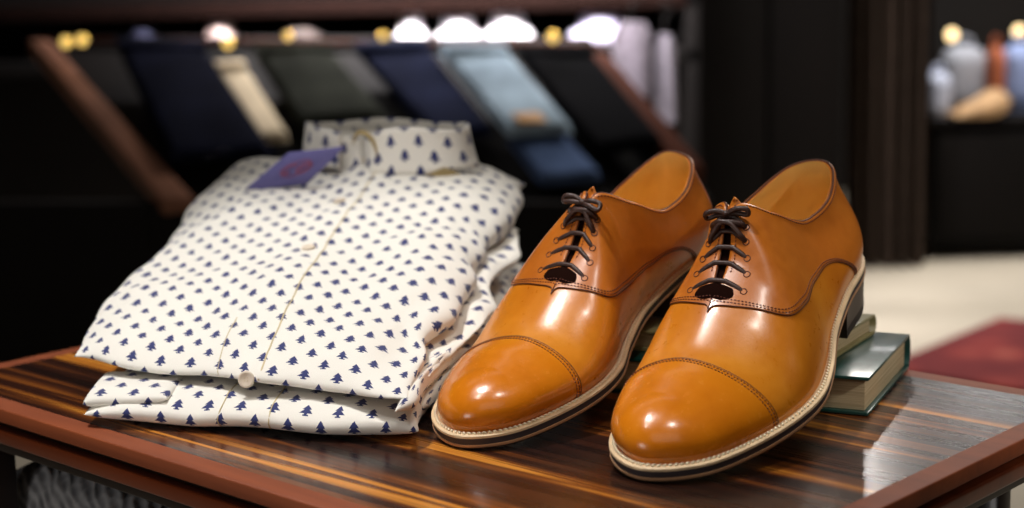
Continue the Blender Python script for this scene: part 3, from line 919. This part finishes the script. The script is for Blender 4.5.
# ------------------------------------------------------------------ books
M['green']=simple('dark_green_cloth',srgb(14,66,60),.35,var=.3,scale=120,bump=.3,bscale=700,coat=.5)
def page_mat():
    n=NT('book_pages');v=n.coord('Object',(6,6,900));f=n.noise(v,1.0,3,.7)
    n.base(n.ramp(f,[(.3,srgb(172,150,112)),(.7,srgb(226,208,170))]));n.rough(.85);n.bump(f,.4,.0006);return n.m
M['pages']=page_mat()
M['gold']=simple('worn_cover_corner',srgb(190,200,190),.5)
M['olive']=simple('olive_cream_cover',srgb(150,140,96),.5,var=.15,scale=80,coat=.3)
def make_book(loc,rz,L,Wd,H,mat,label,spine='back'):
    """local x = along the long near side (from the right corner to the left), y = depth"""
    root=empty('hardcover_book',loc,rz);tag(root,label,'book','books under the shoe heels')
    t=.0022
    for z in(0,H-t):
        box_obj('cover_board',(0,L,0,Wd,z,z+t),mat,root,.0006)
    # rounded spine along the far short side
    bm=bmesh.new();N=10;ins=[];outs=[]
    for x in(L-.0,):pass
    prof=[(Wd+.0035*math.sin(PI*k/N),lerp(.0012,H-.0012,k/N)) for k in range(N+1)]
    V=[[bm.verts.new((x,y,z)) for y,z in prof] for x in(0,L)]
    grid_faces(bm,V);o=link('spine',me_from_bm(bm,'sp'),mat,root);m=o.modifiers.new('s','SOLIDIFY');m.thickness=.0012;m.offset=1
    box_obj('page_block',(.0030,L-.0030,.0035,Wd-.0005,t,H-t),M['pages'],root,.0004)
    return root
bdir=math.atan2(.41,-.91)
# local axes: x -> left along the near side; we need y to point back: mirror by using rz of the near side reversed
def book_at(corner_r,L,Wd,H,z,mat,label,d=(.912,-.410,0)):
    # origin at the left near corner so that x runs right and y runs back
    d=Vector(d).normalized()
    o=Vector((corner_r[0],corner_r[1],z))-d*L
    return make_book(o,math.atan2(d.y,d.x),L,Wd,H,mat,label)
B1H,B2H=.0235,.0138
book_at((.209,.974),.186,.122,B1H,.0004,M['green'],'dark green hardcover book with cream pages, lower one under the shoe heels')
book_at((.1815,.9930),.163,.106,B2H,B1H+.0006,M['olive'],'thinner olive hardcover book lying on the green one, right under the shoe heels',(.86,-.51,0))
# ------------------------------------------------------------------ shoes
make_shoe('R',1,'tan leather cap-toe oxford on the right, nearest the camera and beside the green book')
make_shoe('L',-1,'tan leather cap-toe oxford on the left, next to the folded shirts')
# ------------------------------------------------------------------ knit on the lower shelf
def make_knit():
    c=TM@Vector((.14,.15,-.1095));root=empty('knitted_sweater',c,ANG);tag(root,'grey chunky knitted sweater folded on the lower shelf of the table','sweater')
    rng=((-.118,-.108),(.17,-.108),(.17,.15),(-.118,.15))
    o,_=slab('body',rng,lambda u,v:.052+.003*math.sin(u*9),lambda u,v:.0005,root,M['knit'],40,40,(12,12),wr=.008,seed=12)
    o2,_=slab('sleeve',((-.10,-.09),(.06,-.09),(.06,.12),(-.10,.12)),lambda u,v:.066,lambda u,v:.050,root,M['knit'],30,30,(4,5),wr=.008,seed=14)
make_knit()
# ------------------------------------------------------------------ room
M['floor']=simple('pale_carpet',srgb(196,186,168),.9,var=.12,scale=3)
M['wall']=simple('dark_panelling',srgb(20,13,11),.7,var=.3,scale=2)
M['ceil']=simple('dark_ceiling',srgb(30,24,22),.8)
def sbox(name,d,mat): return struct(box_obj(name,d,mat,None,0))
sbox('floor',(-2.6,3.2,-1.6,5.4,FLOOR-.05,FLOOR),M['floor'])
sbox('ceiling',(-2.6,3.2,-1.6,5.4,2.1,2.15),M['ceil'])
sbox('wall_back',(-2.6,3.2,5.35,5.4,FLOOR,2.1),M['wall'])
sbox('wall_left',(-2.65,-2.6,-1.6,5.4,FLOOR,2.1),M['wall'])
sbox('wall_right',(3.2,3.25,-1.6,5.4,FLOOR,2.1),M['wall'])
sbox('wall_front',(-2.6,3.2,-1.65,-1.6,FLOOR,2.1),M['wall'])
# red rug
def rug_mat():
    n=NT('red_patterned_rug');v=n.coord('Object',(1,1,1))
    w=n.n('ShaderNodeTexVoronoi');w.inputs['Scale'].default_value=9;n.l(v,w.inputs['Vector'])
    n.base(n.ramp(w.outputs['Distance'],[(.1,srgb(165,84,70)),(.3,srgb(140,52,47)),(.6,srgb(108,34,36))]));n.rough(.95);return n.m
M['rug']=rug_mat()
P=[at_z(x,y,FLOOR) for x,y in((880,372),(1000,322),(1300,352),(1180,420))]
bm=bmesh.new();lo=[bm.verts.new(p+Vector((0,0,.001))) for p in P];hi=[bm.verts.new(p+Vector((0,0,.010))) for p in P]
bm.faces.new(hi);bm.faces.new(lo[::-1])
for i in range(4):bm.faces.new((lo[i],lo[(i+1)%4],hi[(i+1)%4],hi[i]))
tag(link('rug',me_from_bm(bm,'rug'),M['rug'],smooth=False),'dark red patterned rug on the pale floor behind the table','rug')
# ------------------------------------------------------------------ sloping trouser rack
YT,YB=3.25,2.85
def sl(px,py,k=0.):
    """point on the sloping face of the rack: row 40 is its top, row 190 its foot"""
    t=(py-40)/150.;y=lerp(YT,YB,t)-k
    return at_y(px,py,y)
M['rackwood']=simple('brown_rack_wood',srgb(128,88,70),.75,var=.25,scale=8,spec=.2)
M['rackdark']=simple('dark_rack_wood',srgb(9,5,4),.8,var=.3,scale=5,spec=.2)
M['redwood']=simple('red_brown_rail',srgb(70,34,20),.85,spec=.1)
M['beam']=simple('dim_red_brown_beam',srgb(22,9,6),.9,spec=.08)
M['brass']=simple('brass_glint_glow',srgb(230,180,70),.18,1.0,var=.05,emit=(1,.66,.18),es=1.2)  # emission stands in for the glints on the brass
RC=at_y(360,190,2.85);rack=empty('trouser_rack',Vector((RC.x,2.95,FLOOR+.001)));ro_=-rack.location
tag(rack,'dark wooden sloping display rack with brown side rails holding folded trousers','rack')
def prism(name,pts,thick,mat,parent,off=Vector((0,0,0)),bev=.004,seg=3):
    a,b,c,d=pts;n=(b-a).cross(d-a).normalized()
    if n.y>0:n=-n
    bm=bmesh.new();F=[bm.verts.new(p+off) for p in pts];B=[bm.verts.new(p-n*thick+off) for p in pts]
    bm.faces.new(F);bm.faces.new(B[::-1])
    for i in range(4):bm.faces.new((F[i],B[i],B[(i+1)%4],F[(i+1)%4]))
    bmesh.ops.recalc_face_normals(bm,faces=bm.faces)
    bevelled(bm,bev,seg);return link(name,me_from_bm(bm,name),mat,parent)
prism('back_panel',[sl(30,36,-.05),sl(590,36,-.05),sl(712,200,-.05),sl(160,200,-.05)],.02,M['rackdark'],rack,ro_)
prism('side_rail',[sl(26,38,.02),sl(50,38,.02),sl(196,198,.02),sl(160,200,.02)],.04,M['rackwood'],rack,ro_,.008)
prism('side_rail',[sl(586,50,.03),sl(606,50,.03),sl(706,166,.03),sl(680,170,.03)],.04,M['redwood'],rack,ro_,.008)
prism('divider',[sl(210,80,-.02),sl(222,80,-.02),sl(330,190,-.02),sl(312,190,-.02)],.02,M['rackdark'],rack,ro_,.004)
for (xa,xb) in((-330,150),(152,420),(422,704)):
    prism('front_panel',[at_y(xa,202,2.82),at_y(xb,202,2.82),Vector((at_y(xb,202,2.82).x,2.82,FLOOR+.02)),Vector((at_y(xa,202,2.82).x,2.82,FLOOR+.02))],.03,M['rackdark'],rack,ro_,.006)
tube_obj('hanging_bar',[sl(40,40,-.03)+ro_,sl(600,46,-.03)+ro_],.006,M['brass2'] if 'brass2' in M else M['redwood'],rack)
def trousers(label,c,px,mat,k=.03,stack=.0,belt=True,patch=None,group=None):
    P=[sl(x+(9 if y<80 else 0),y+(12 if y<80 else 0),k) for x,y in px]
    loc=(P[0]+P[1]+P[2]+P[3])/4
    root=empty('folded_trousers',loc);tag(root,label,'trousers',group or 'trousers laid on the sloping rack')
    n=(P[1]-P[0]).cross(P[3]-P[0]).normalized()
    if n.y>0:n=-n
    N=26
    for leg,(a,b,h) in enumerate(((0.,1.,.010),(.04,.96,.022))):
        bm=bmesh.new()
        def S(u,v,s):
            p=P[0].lerp(P[1],u).lerp(P[3].lerp(P[2],u),v)
            e=(max(0,1-abs(2*u-1)**6)*max(0,1-abs(2*v-1)**20))**.5
            w=.006*noise.noise(Vector((p.x*9,p.z*9,leg*3.3)))
            return p+n*(h+(.007*e+w*e)*s)-loc
        T=[[bm.verts.new(S(lerp(a,b,i/N),j/N,1)) for j in range(N+1)] for i in range(N+1)]
        Bv=[[T[i][j] if i in(0,N) or j in(0,N) else bm.verts.new(S(lerp(a,b,i/N),j/N,-1)) for j in range(N+1)] for i in range(N+1)]
        grid_faces(bm,T);grid_faces(bm,Bv)
        link('trouser_leg',me_from_bm(bm,'leg'),mat,root)
    if belt:
        a,b=P[0]+n*.034,P[1]+n*.034;d1=(P[3]-P[0])*.09;d2=(P[2]-P[1])*.09
        prism('waistband',[a,b,b+d2,a+d1],.008,mat,root,-loc,.003)
    if patch:
        a=P[0].lerp(P[1],.2).lerp(P[3].lerp(P[2],.2),.86)+n*.035;b=P[0].lerp(P[1],.62).lerp(P[3].lerp(P[2],.62),.86)+n*.035
        dd=(P[3]-P[0])*.11
        prism('leather_patch',[a,b,b+dd,a+dd],.004,patch,root,-loc,.0015)
    return root
def fab(name,c,v=.35,s=14): return simple(name,c,.85,var=v,scale=s,spec=.03)
trousers('dark navy trousers beside the left brown rail of the sloping rack',0,[(108,40),(196,42),(276,160),(172,168)],fab('navy_wool',srgb(15,17,31)))
trousers('cream trousers showing as a pale strip right of the dark navy pair',0,[(206,64),(236,62),(290,146),(262,148)],fab('cream_cotton',srgb(232,214,184),.1),k=.005)
trousers('charcoal green trousers in the middle left of the sloping rack',0,[(244,46),(322,46),(388,124),(300,132)],fab('charcoal_wool',srgb(48,50,44)),k=.02)
trousers('dark indigo jeans between the charcoal pair and the light blue jeans',0,[(345,44),(418,42),(494,140),(436,146)],fab('indigo_denim',srgb(26,31,54)),k=.012)
trousers('light blue washed jeans with a tan leather patch on the sloping rack',0,[(430,46),(496,48),(574,138),(508,142)],fab('light_denim',srgb(160,180,196),.4,10),k=.045,patch=simple('tan_patch',srgb(190,140,80),.6))
trousers('mid blue jeans lying below the light blue washed pair',0,[(506,146),(566,146),(602,184),(540,190)],fab('mid_denim',srgb(70,86,118),.3),k=-.005,belt=False)
trousers('black trousers at the right end of the sloping rack beside the red-brown rail',0,[(506,48),(580,48),(664,152),(598,160)],fab('black_wool',srgb(5,5,8)),k=.02)
# brass clips on the bar
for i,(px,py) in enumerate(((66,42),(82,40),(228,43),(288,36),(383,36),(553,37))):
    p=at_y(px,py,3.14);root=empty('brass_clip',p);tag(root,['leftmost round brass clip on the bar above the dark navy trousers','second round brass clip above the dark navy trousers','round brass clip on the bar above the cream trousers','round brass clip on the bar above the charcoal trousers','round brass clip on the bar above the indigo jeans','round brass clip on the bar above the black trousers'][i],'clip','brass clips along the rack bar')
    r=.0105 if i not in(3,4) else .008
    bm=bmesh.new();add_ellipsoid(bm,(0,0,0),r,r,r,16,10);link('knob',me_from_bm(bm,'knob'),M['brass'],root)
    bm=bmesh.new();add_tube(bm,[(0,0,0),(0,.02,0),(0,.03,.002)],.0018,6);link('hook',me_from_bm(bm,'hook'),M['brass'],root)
# ------------------------------------------------------------------ shelf with white folded shirts behind the rack
shelf=empty('wall_shelf',Vector((-.25,3.75,FLOOR+.001)));so=-shelf.location
tag(shelf,'long dark wooden shelf behind the trouser rack holding white folded shirts','shelf')
ys=3.7;zt_=at_y(400,52,ys).z
x0=at_y(-300,50,ys).x;x1=at_y(695,50,ys).x
box_obj('shelf_board',(x0+so.x,x1+so.x,-.14,.22,zt_-.03+so.z,zt_+so.z),M['rackdark'],shelf,.004)
box_obj('shelf_board',(x0+so.x,x1+so.x,-.14,.22,zt_+.085+so.z,zt_+.115+so.z),M['beam'],shelf,.004)
for xx in(x0,x1-.03): box_obj('side_panel',(xx+so.x,xx+.03+so.x,-.14,.22,0,zt_+.40+so.z),M['rackdark'],shelf,.003)
box_obj('back_panel',(x0+.03+so.x,x1-.03+so.x,.20,.22,0,zt_+.40+so.z),M['rackdark'],shelf,.002)
M['white']=simple('white_cotton',srgb(238,234,240),.8,var=.08,scale=12)
M['pink']=simple('pale_pink_cotton',srgb(230,205,200),.8,var=.1)
M['lilac']=simple('pale_lilac_cotton',srgb(206,200,226),.8,var=.1)
M['greyc']=simple('grey_brown_cotton',srgb(96,84,80),.8,var=.3)
M['blueg']=simple('grey_blue_cotton',srgb(60,62,90),.8,var=.3)
def small_shirt(pxa,pxb,row0,mat,label,y=3.62,h=None):
    a=at_y(pxa,52,y);b=at_y(pxb,52,y);t=at_y(pxa,row0,y)
    H_=t.z-zt_;loc=Vector(((a.x+b.x)/2,y,zt_+.0008));root=empty('folded_shirt',loc)
    tag(root,label,'shirt','small folded shirts on the shelf behind the rack')
    w=(b.x-a.x)/2
    slab('body',((-w,-.02),(w,-.02),(w,.16),(-w,.16)),lambda u,v:H_*.62,lambda u,v:.0005,root,mat,24,20,(4,5),wr=.004,seed=pxa)
    bm=bmesh.new()
    V=[]
    for i in range(25):
        th=2*PI*i/24;V.append([bm.verts.new((w*.6*math.cos(th)*(1+.1*j),.05+.035*math.sin(th)*(1+.1*j),H_*(1-.5*j/3))) for j in range(4)])
    grid_faces(bm,V);o=link('collar',me_from_bm(bm,'c'),mat,root);m=o.modifiers.new('s','SOLIDIFY');m.thickness=.004
    return root
small_shirt(198,238,22,M['pink'],'pale pink folded shirt on the shelf above the cream trousers')
small_shirt(394,428,14,M['white'],'small white folded shirt on the shelf above the indigo jeans')
small_shirt(434,482,16,M['white'],'white folded shirt on the shelf, directly above the light blue jeans')
small_shirt(484,534,12,M['white'],'white folded shirt on the shelf, left of the brass clip over the black trousers')
small_shirt(570,632,14,M['lilac'],'pale lilac folded shirt at the right end of the shelf')
small_shirt(120,160,28,M['blueg'],'grey-blue folded shirt on the shelf above the dark navy trousers')
small_shirt(270,330,30,M['greyc'],'grey-brown folded shirt on the shelf above the charcoal trousers')
# striped garments hanging right of the shelf
def hanging(pxa,pxb,row0,row1,y,mat,label,name='hanging_shirt'):
    a=at_y(pxa,row0,y);b=at_y(pxb,row1,y);w=(b.x-a.x)/2;loc=Vector((a.x+w,y,b.z));h=a.z-b.z
    root=empty(name,loc);tag(root,label,'shirt')
    bm=bmesh.new();N=40;V=[]
    for i in range(N+1):
        u=i/N*2*PI;r=[]
        for j in range(13):
            v=j/12;ww=w*(1-.35*sstep(.82,1,v));
            r.append(bm.verts.new((ww*math.cos(u),.035*math.sin(u)*(1-.6*v)+.008*math.sin(3*u+v*2),v*h)))
        V.append(r)
    grid_faces(bm,V);link('body',me_from_bm(bm,'b'),mat,root)
    tube_obj('hanger_hook',catmull([(0,0,h-.005),(0,0,h+.03),(.015,0,h+.045),(0,0,h+.06),(-.012,0,h+.05)],16),.0025,M['rackdark'],root)
hanging(612,652,22,96,3.45,simple('striped_grey',srgb(112,104,114),.85,var=.3,scale=60),'pale grey striped shirt hanging just right of the lilac folded shirt')
hanging(654,676,34,122,3.45,simple('soft_white_linen',srgb(120,114,124),.85,var=.1),'narrow off-white shirt hanging left of the black wardrobe')
# ------------------------------------------------------------------ wardrobe and curtain on the right
M['black']=simple('black_brown_panel',srgb(6,4,4),.7,var=.3,scale=4,spec=.15)
wy=3.95
def X(px,y): return at_y(px,200,y).x
ward=empty('wardrobe',Vector((X(760,wy),wy,FLOOR+.001)));wo=-ward.location
tag(ward,'tall black-brown wooden wardrobe standing behind the right shoe','wardrobe')
box_obj('carcass',(X(690,wy)+wo.x,X(842,wy)+wo.x,0,.5,0,1.6),M['black'],ward,.006)
for a,b in((694,764),(768,838)): box_obj('door',(X(a,wy)+wo.x,X(b,wy)+wo.x,-.022,-.002,.04,1.57),M['rackdark'],ward,.004)
cur=empty('curtain',Vector((X(872,4.05),4.05,FLOOR+.003)));tag(cur,'dark grey-brown curtain hanging in folds right of the black wardrobe','curtain')
bm=bmesh.new();V=[]
xa,xb=X(846,4.05)-cur.location.x,X(928,4.05)-cur.location.x
for i in range(121):
    u=i/120;V.append([bm.verts.new((lerp(xa,xb,u),.035*math.sin(u*34+.12*j)+.01*math.sin(u*80),j/8*1.7)) for j in range(9)])
grid_faces(bm,V);link('cloth',me_from_bm(bm,'cur'),simple('dark_curtain',srgb(72,60,52),.9,var=.2,spec=.1),cur)
bm=bmesh.new();add_tube(bm,[(xa-.05,0,1.72),(xb+.05,0,1.72)],.012,10);link('curtain_rod',me_from_bm(bm,'rod'),M['brass'],cur)
# low cabinet with accessories
cy=4.12;ctop=at_y(980,118,cy).z
cab=empty('low_cabinet',Vector((X(1010,cy),cy,FLOOR+.001)));co=-cab.location
tag(cab,'low black cabinet at the right edge with pale accessories on its top','cabinet')
ca,cb=X(932,cy)+co.x,X(1240,cy)+co.x
box_obj('carcass',(ca,cb,0,.45,.03,ctop-FLOOR-.02),M['black'],cab,.004)
box_obj('cabinet_top',(ca-.01,cb+.01,-.015,.46,ctop-FLOOR-.02,ctop-FLOOR-.002),M['rackdark'],cab,.004)
for k in range(3):
    box_obj('drawer',(lerp(ca,cb,k/3)+.01,lerp(ca,cb,(k+1)/3)-.01,-.016,-.001,.06,ctop-FLOOR-.04),M['rackdark'],cab,.003)
def soft_bag(pxa,pxb,row0,y,mat,label,name='cloth_bag',cat='bag',lean=0.):
    a=at_y(pxa,row0,y);b=at_y(pxb,row0,y);w=(b.x-a.x)/2;h=a.z-ctop;loc=Vector((a.x+w,y,ctop+.001))
    root=empty(name,loc);tag(root,label,cat)
    bm=bmesh.new();N=32;V=[]
    for i in range(N+1):
        u=i/N*2*PI;r=[]
        for j in range(15):
            v=j/14;q=(1-abs(2*v-1)**5)**.5 if 0<v<1 else 0.0
            if j==0:q=.75
            r.append(bm.verts.new((w*(.25+.75*q)*abs(math.cos(u))**.7*(1 if math.cos(u)>0 else -1)+lean*v,.05*math.sin(u)*q,v*h)))
        V.append(r)
    grid_faces(bm,V);bmesh.ops.remove_doubles(bm,verts=bm.verts,dist=1e-5);link('body',me_from_bm(bm,'b'),mat,root)
    tube_obj('handle',catmull([(-w*.4+lean,0,h*.93),(-w*.3+lean,0,h*1.1),(w*.3+lean,0,h*1.1),(w*.4+lean,0,h*.93)],18),.004,mat,root)
soft_bag(942,986,46,4.30,simple('pale_grey_bag',srgb(176,180,192),.7,var=.15),'pale grey soft bag standing at the back of the low cabinet')
soft_bag(926,950,72,4.16,simple('bluish_white_bag',srgb(206,214,238),.6,var=.15),'small bluish white pouch at the left end of the low cabinet','pouch','pouch')
soft_bag(1002,1040,44,4.28,simple('sky_blue_bag',srgb(150,168,214),.7,var=.2),'sky blue soft bag cut by the right edge of the frame')
soft_bag(988,1004,46,4.24,simple('rust_bag',srgb(176,96,60),.7,var=.2),'slim rust brown pouch between the grey bag and the blue bag','pouch','pouch')
# tan folded belt/scarf lying in front
a=at_y(950,112,4.16);b=at_y(1000,78,4.16)
root=empty('tan_scarf',Vector(((a.x+b.x)/2,4.15,ctop+.001)));tag(root,'tan and cream scarf heaped in front of the grey bag on the low cabinet','scarf')
wd=(b.x-a.x)/2
slab('cloth',((-wd,-.06),(wd*1.1,-.06),(wd*1.1,.035),(-wd,.035)),lambda u,v:.012+.07*u,lambda u,v:.0,root,simple('tan_scarf_wool',srgb(204,166,124),.8,var=.25,scale=20),30,30,(4,4),wr=.006,seed=22)
# small lit globes over the cabinet
M['globe']=simple('warm_globe',srgb(255,220,160),.4,emit=(1,.72,.36),es=3.0)
for i,(px,py) in enumerate(((952,35),(1019,32))):
    p=at_y(px,py,4.45);base_z=ctop+.001
    root=empty('globe_lamp',Vector((p.x,p.y,base_z)));tag(root,['small warm globe lamp left of the other, above the pale grey bag','small warm globe lamp at the right edge, above the sky blue bag'][i],'lamp')
    bm=bmesh.new();add_ellipsoid(bm,(0,0,p.z-base_z),0.014,0.014,.0155,18,12);link('globe',me_from_bm(bm,'g'),M['globe'],root)
    bm=bmesh.new();add_tube(bm,[(0,0,.004),(0,0,p.z-base_z-.014)],.003,8);link('stem',me_from_bm(bm,'s'),M['rackdark'],root)
    bm=bmesh.new();add_tube(bm,[(0,0,0),(0,0,.006)],.03,20);link('base',me_from_bm(bm,'s'),M['rackdark'],root)
# ------------------------------------------------------------------ lights
def aim(o,t): o.rotation_euler=(Vector(t)-o.location).to_track_quat('-Z','Y').to_euler()
def spot(name,loc,tgt,power,col=(1,.9,.78),size=50,rad=.03,blend=.3):
    l=bpy.data.lights.new(name,'SPOT');l.energy=power;l.color=col;l.spot_size=math.radians(size);l.shadow_soft_size=rad;l.spot_blend=blend
    o=bpy.data.objects.new(name,l);COL.objects.link(o);o.location=loc;aim(o,tgt);return o
def area(name,loc,tgt,power,sx,sy,col=(1,.9,.8)):
    l=bpy.data.lights.new(name,'AREA');l.energy=power;l.color=col;l.shape='RECTANGLE';l.size=sx;l.size_y=sy
    o=bpy.data.objects.new(name,l);COL.objects.link(o);o.location=loc;aim(o,tgt);return o
spot('overhead_key',(-.55,1.02,1.9),(-.13,1.02,0),112,(1,.97,.94),23,.03,.7)
spot('front_left_spot',(-.75,.55,1.75),(-.08,1.0,0),20,(1,.95,.89),28,.055,.5)
spot('front_right_spot',(.25,.35,1.8),(.04,.98,0),28,(1,.93,.85),24,.055,.5)
spot('right_low_fill',(1.15,.35,.75),(.235,1.03,.02),22,(1,.93,.84),13,.05,.6)  # unseen fill added to light the page side of the books
spot('back_spot',(.62,3.1,.78),(.22,1.0,.0),4.5,(1,.94,.9),20,.03)
area('room_fill',(-0.1,-.6,1.2),(-.1,1.2,.05),3.6,1.4,1.0,(1,.88,.76))
spot('collar_fill',(-.35,.1,.95),(-.10,1.31,.12),7,(1,.97,.93),11,.05,.8)  # unseen fill added to brighten the collar front
area('low_fill',(-.75,.25,-.05),(-.3,1.15,-.1),1.6,.3,.3,(1,.95,.9))
area('rack_light',(-.4,2.2,1.6),(-.3,3.1,0),2.1,1.6,.3,(1,.93,.88))
area('shelf_fill',(-.12,3.38,.42),(-.12,3.66,.03),26,.9,.08,(1,.95,.95))  # unseen fill strip, placed to brighten the white shirts
area('back_floor_light',(1.3,3.4,1.9),(1.3,3.7,-.5),40,.8,.6,(1,.94,.86))
area('cabinet_fill',(1.25,4.15,.7),(1.2,4.22,-.1),5,.5,.2,(1,.96,.94))  # unseen fill added to lift the items on the cabinet
w=bpy.data.worlds.new('World');SC.world=w;w.use_nodes=True
w.node_tree.nodes['Background'].inputs[0].default_value=(.9,.75,.62,1);w.node_tree.nodes['Background'].inputs[1].default_value=.03
# ------------------------------------------------------------------ camera
cd=bpy.data.cameras.new('Camera');cam=bpy.data.objects.new('Camera',cd);COL.objects.link(cam)
cd.sensor_width=36;cd.lens=FPX/1024*36
cam.location=(0,0,CH)
cp,sp_=math.cos(PITCH),math.sin(PITCH)
fw=Vector((0,cp,-sp_));upv=Vector((0,sp_,cp));rt=Vector((1,0,0))
r_,u_=rt,upv
cr_,sr_=math.cos(ROLL),math.sin(ROLL)
# image x axis / y axis after the roll
ix=rt*cr_+upv*sr_ ; iy=upv*cr_-rt*sr_
Rm=Matrix((ix,iy,-fw)).transposed()
cam.rotation_euler=Rm.to_euler()
cd.dof.use_dof=True;cd.dof.focus_distance=.98;cd.dof.aperture_fstop=5.0
cd.clip_start=.02
SC.camera=cam
SC.view_settings.view_transform='Standard';SC.view_settings.look='None'
SC.view_settings.exposure=0.0
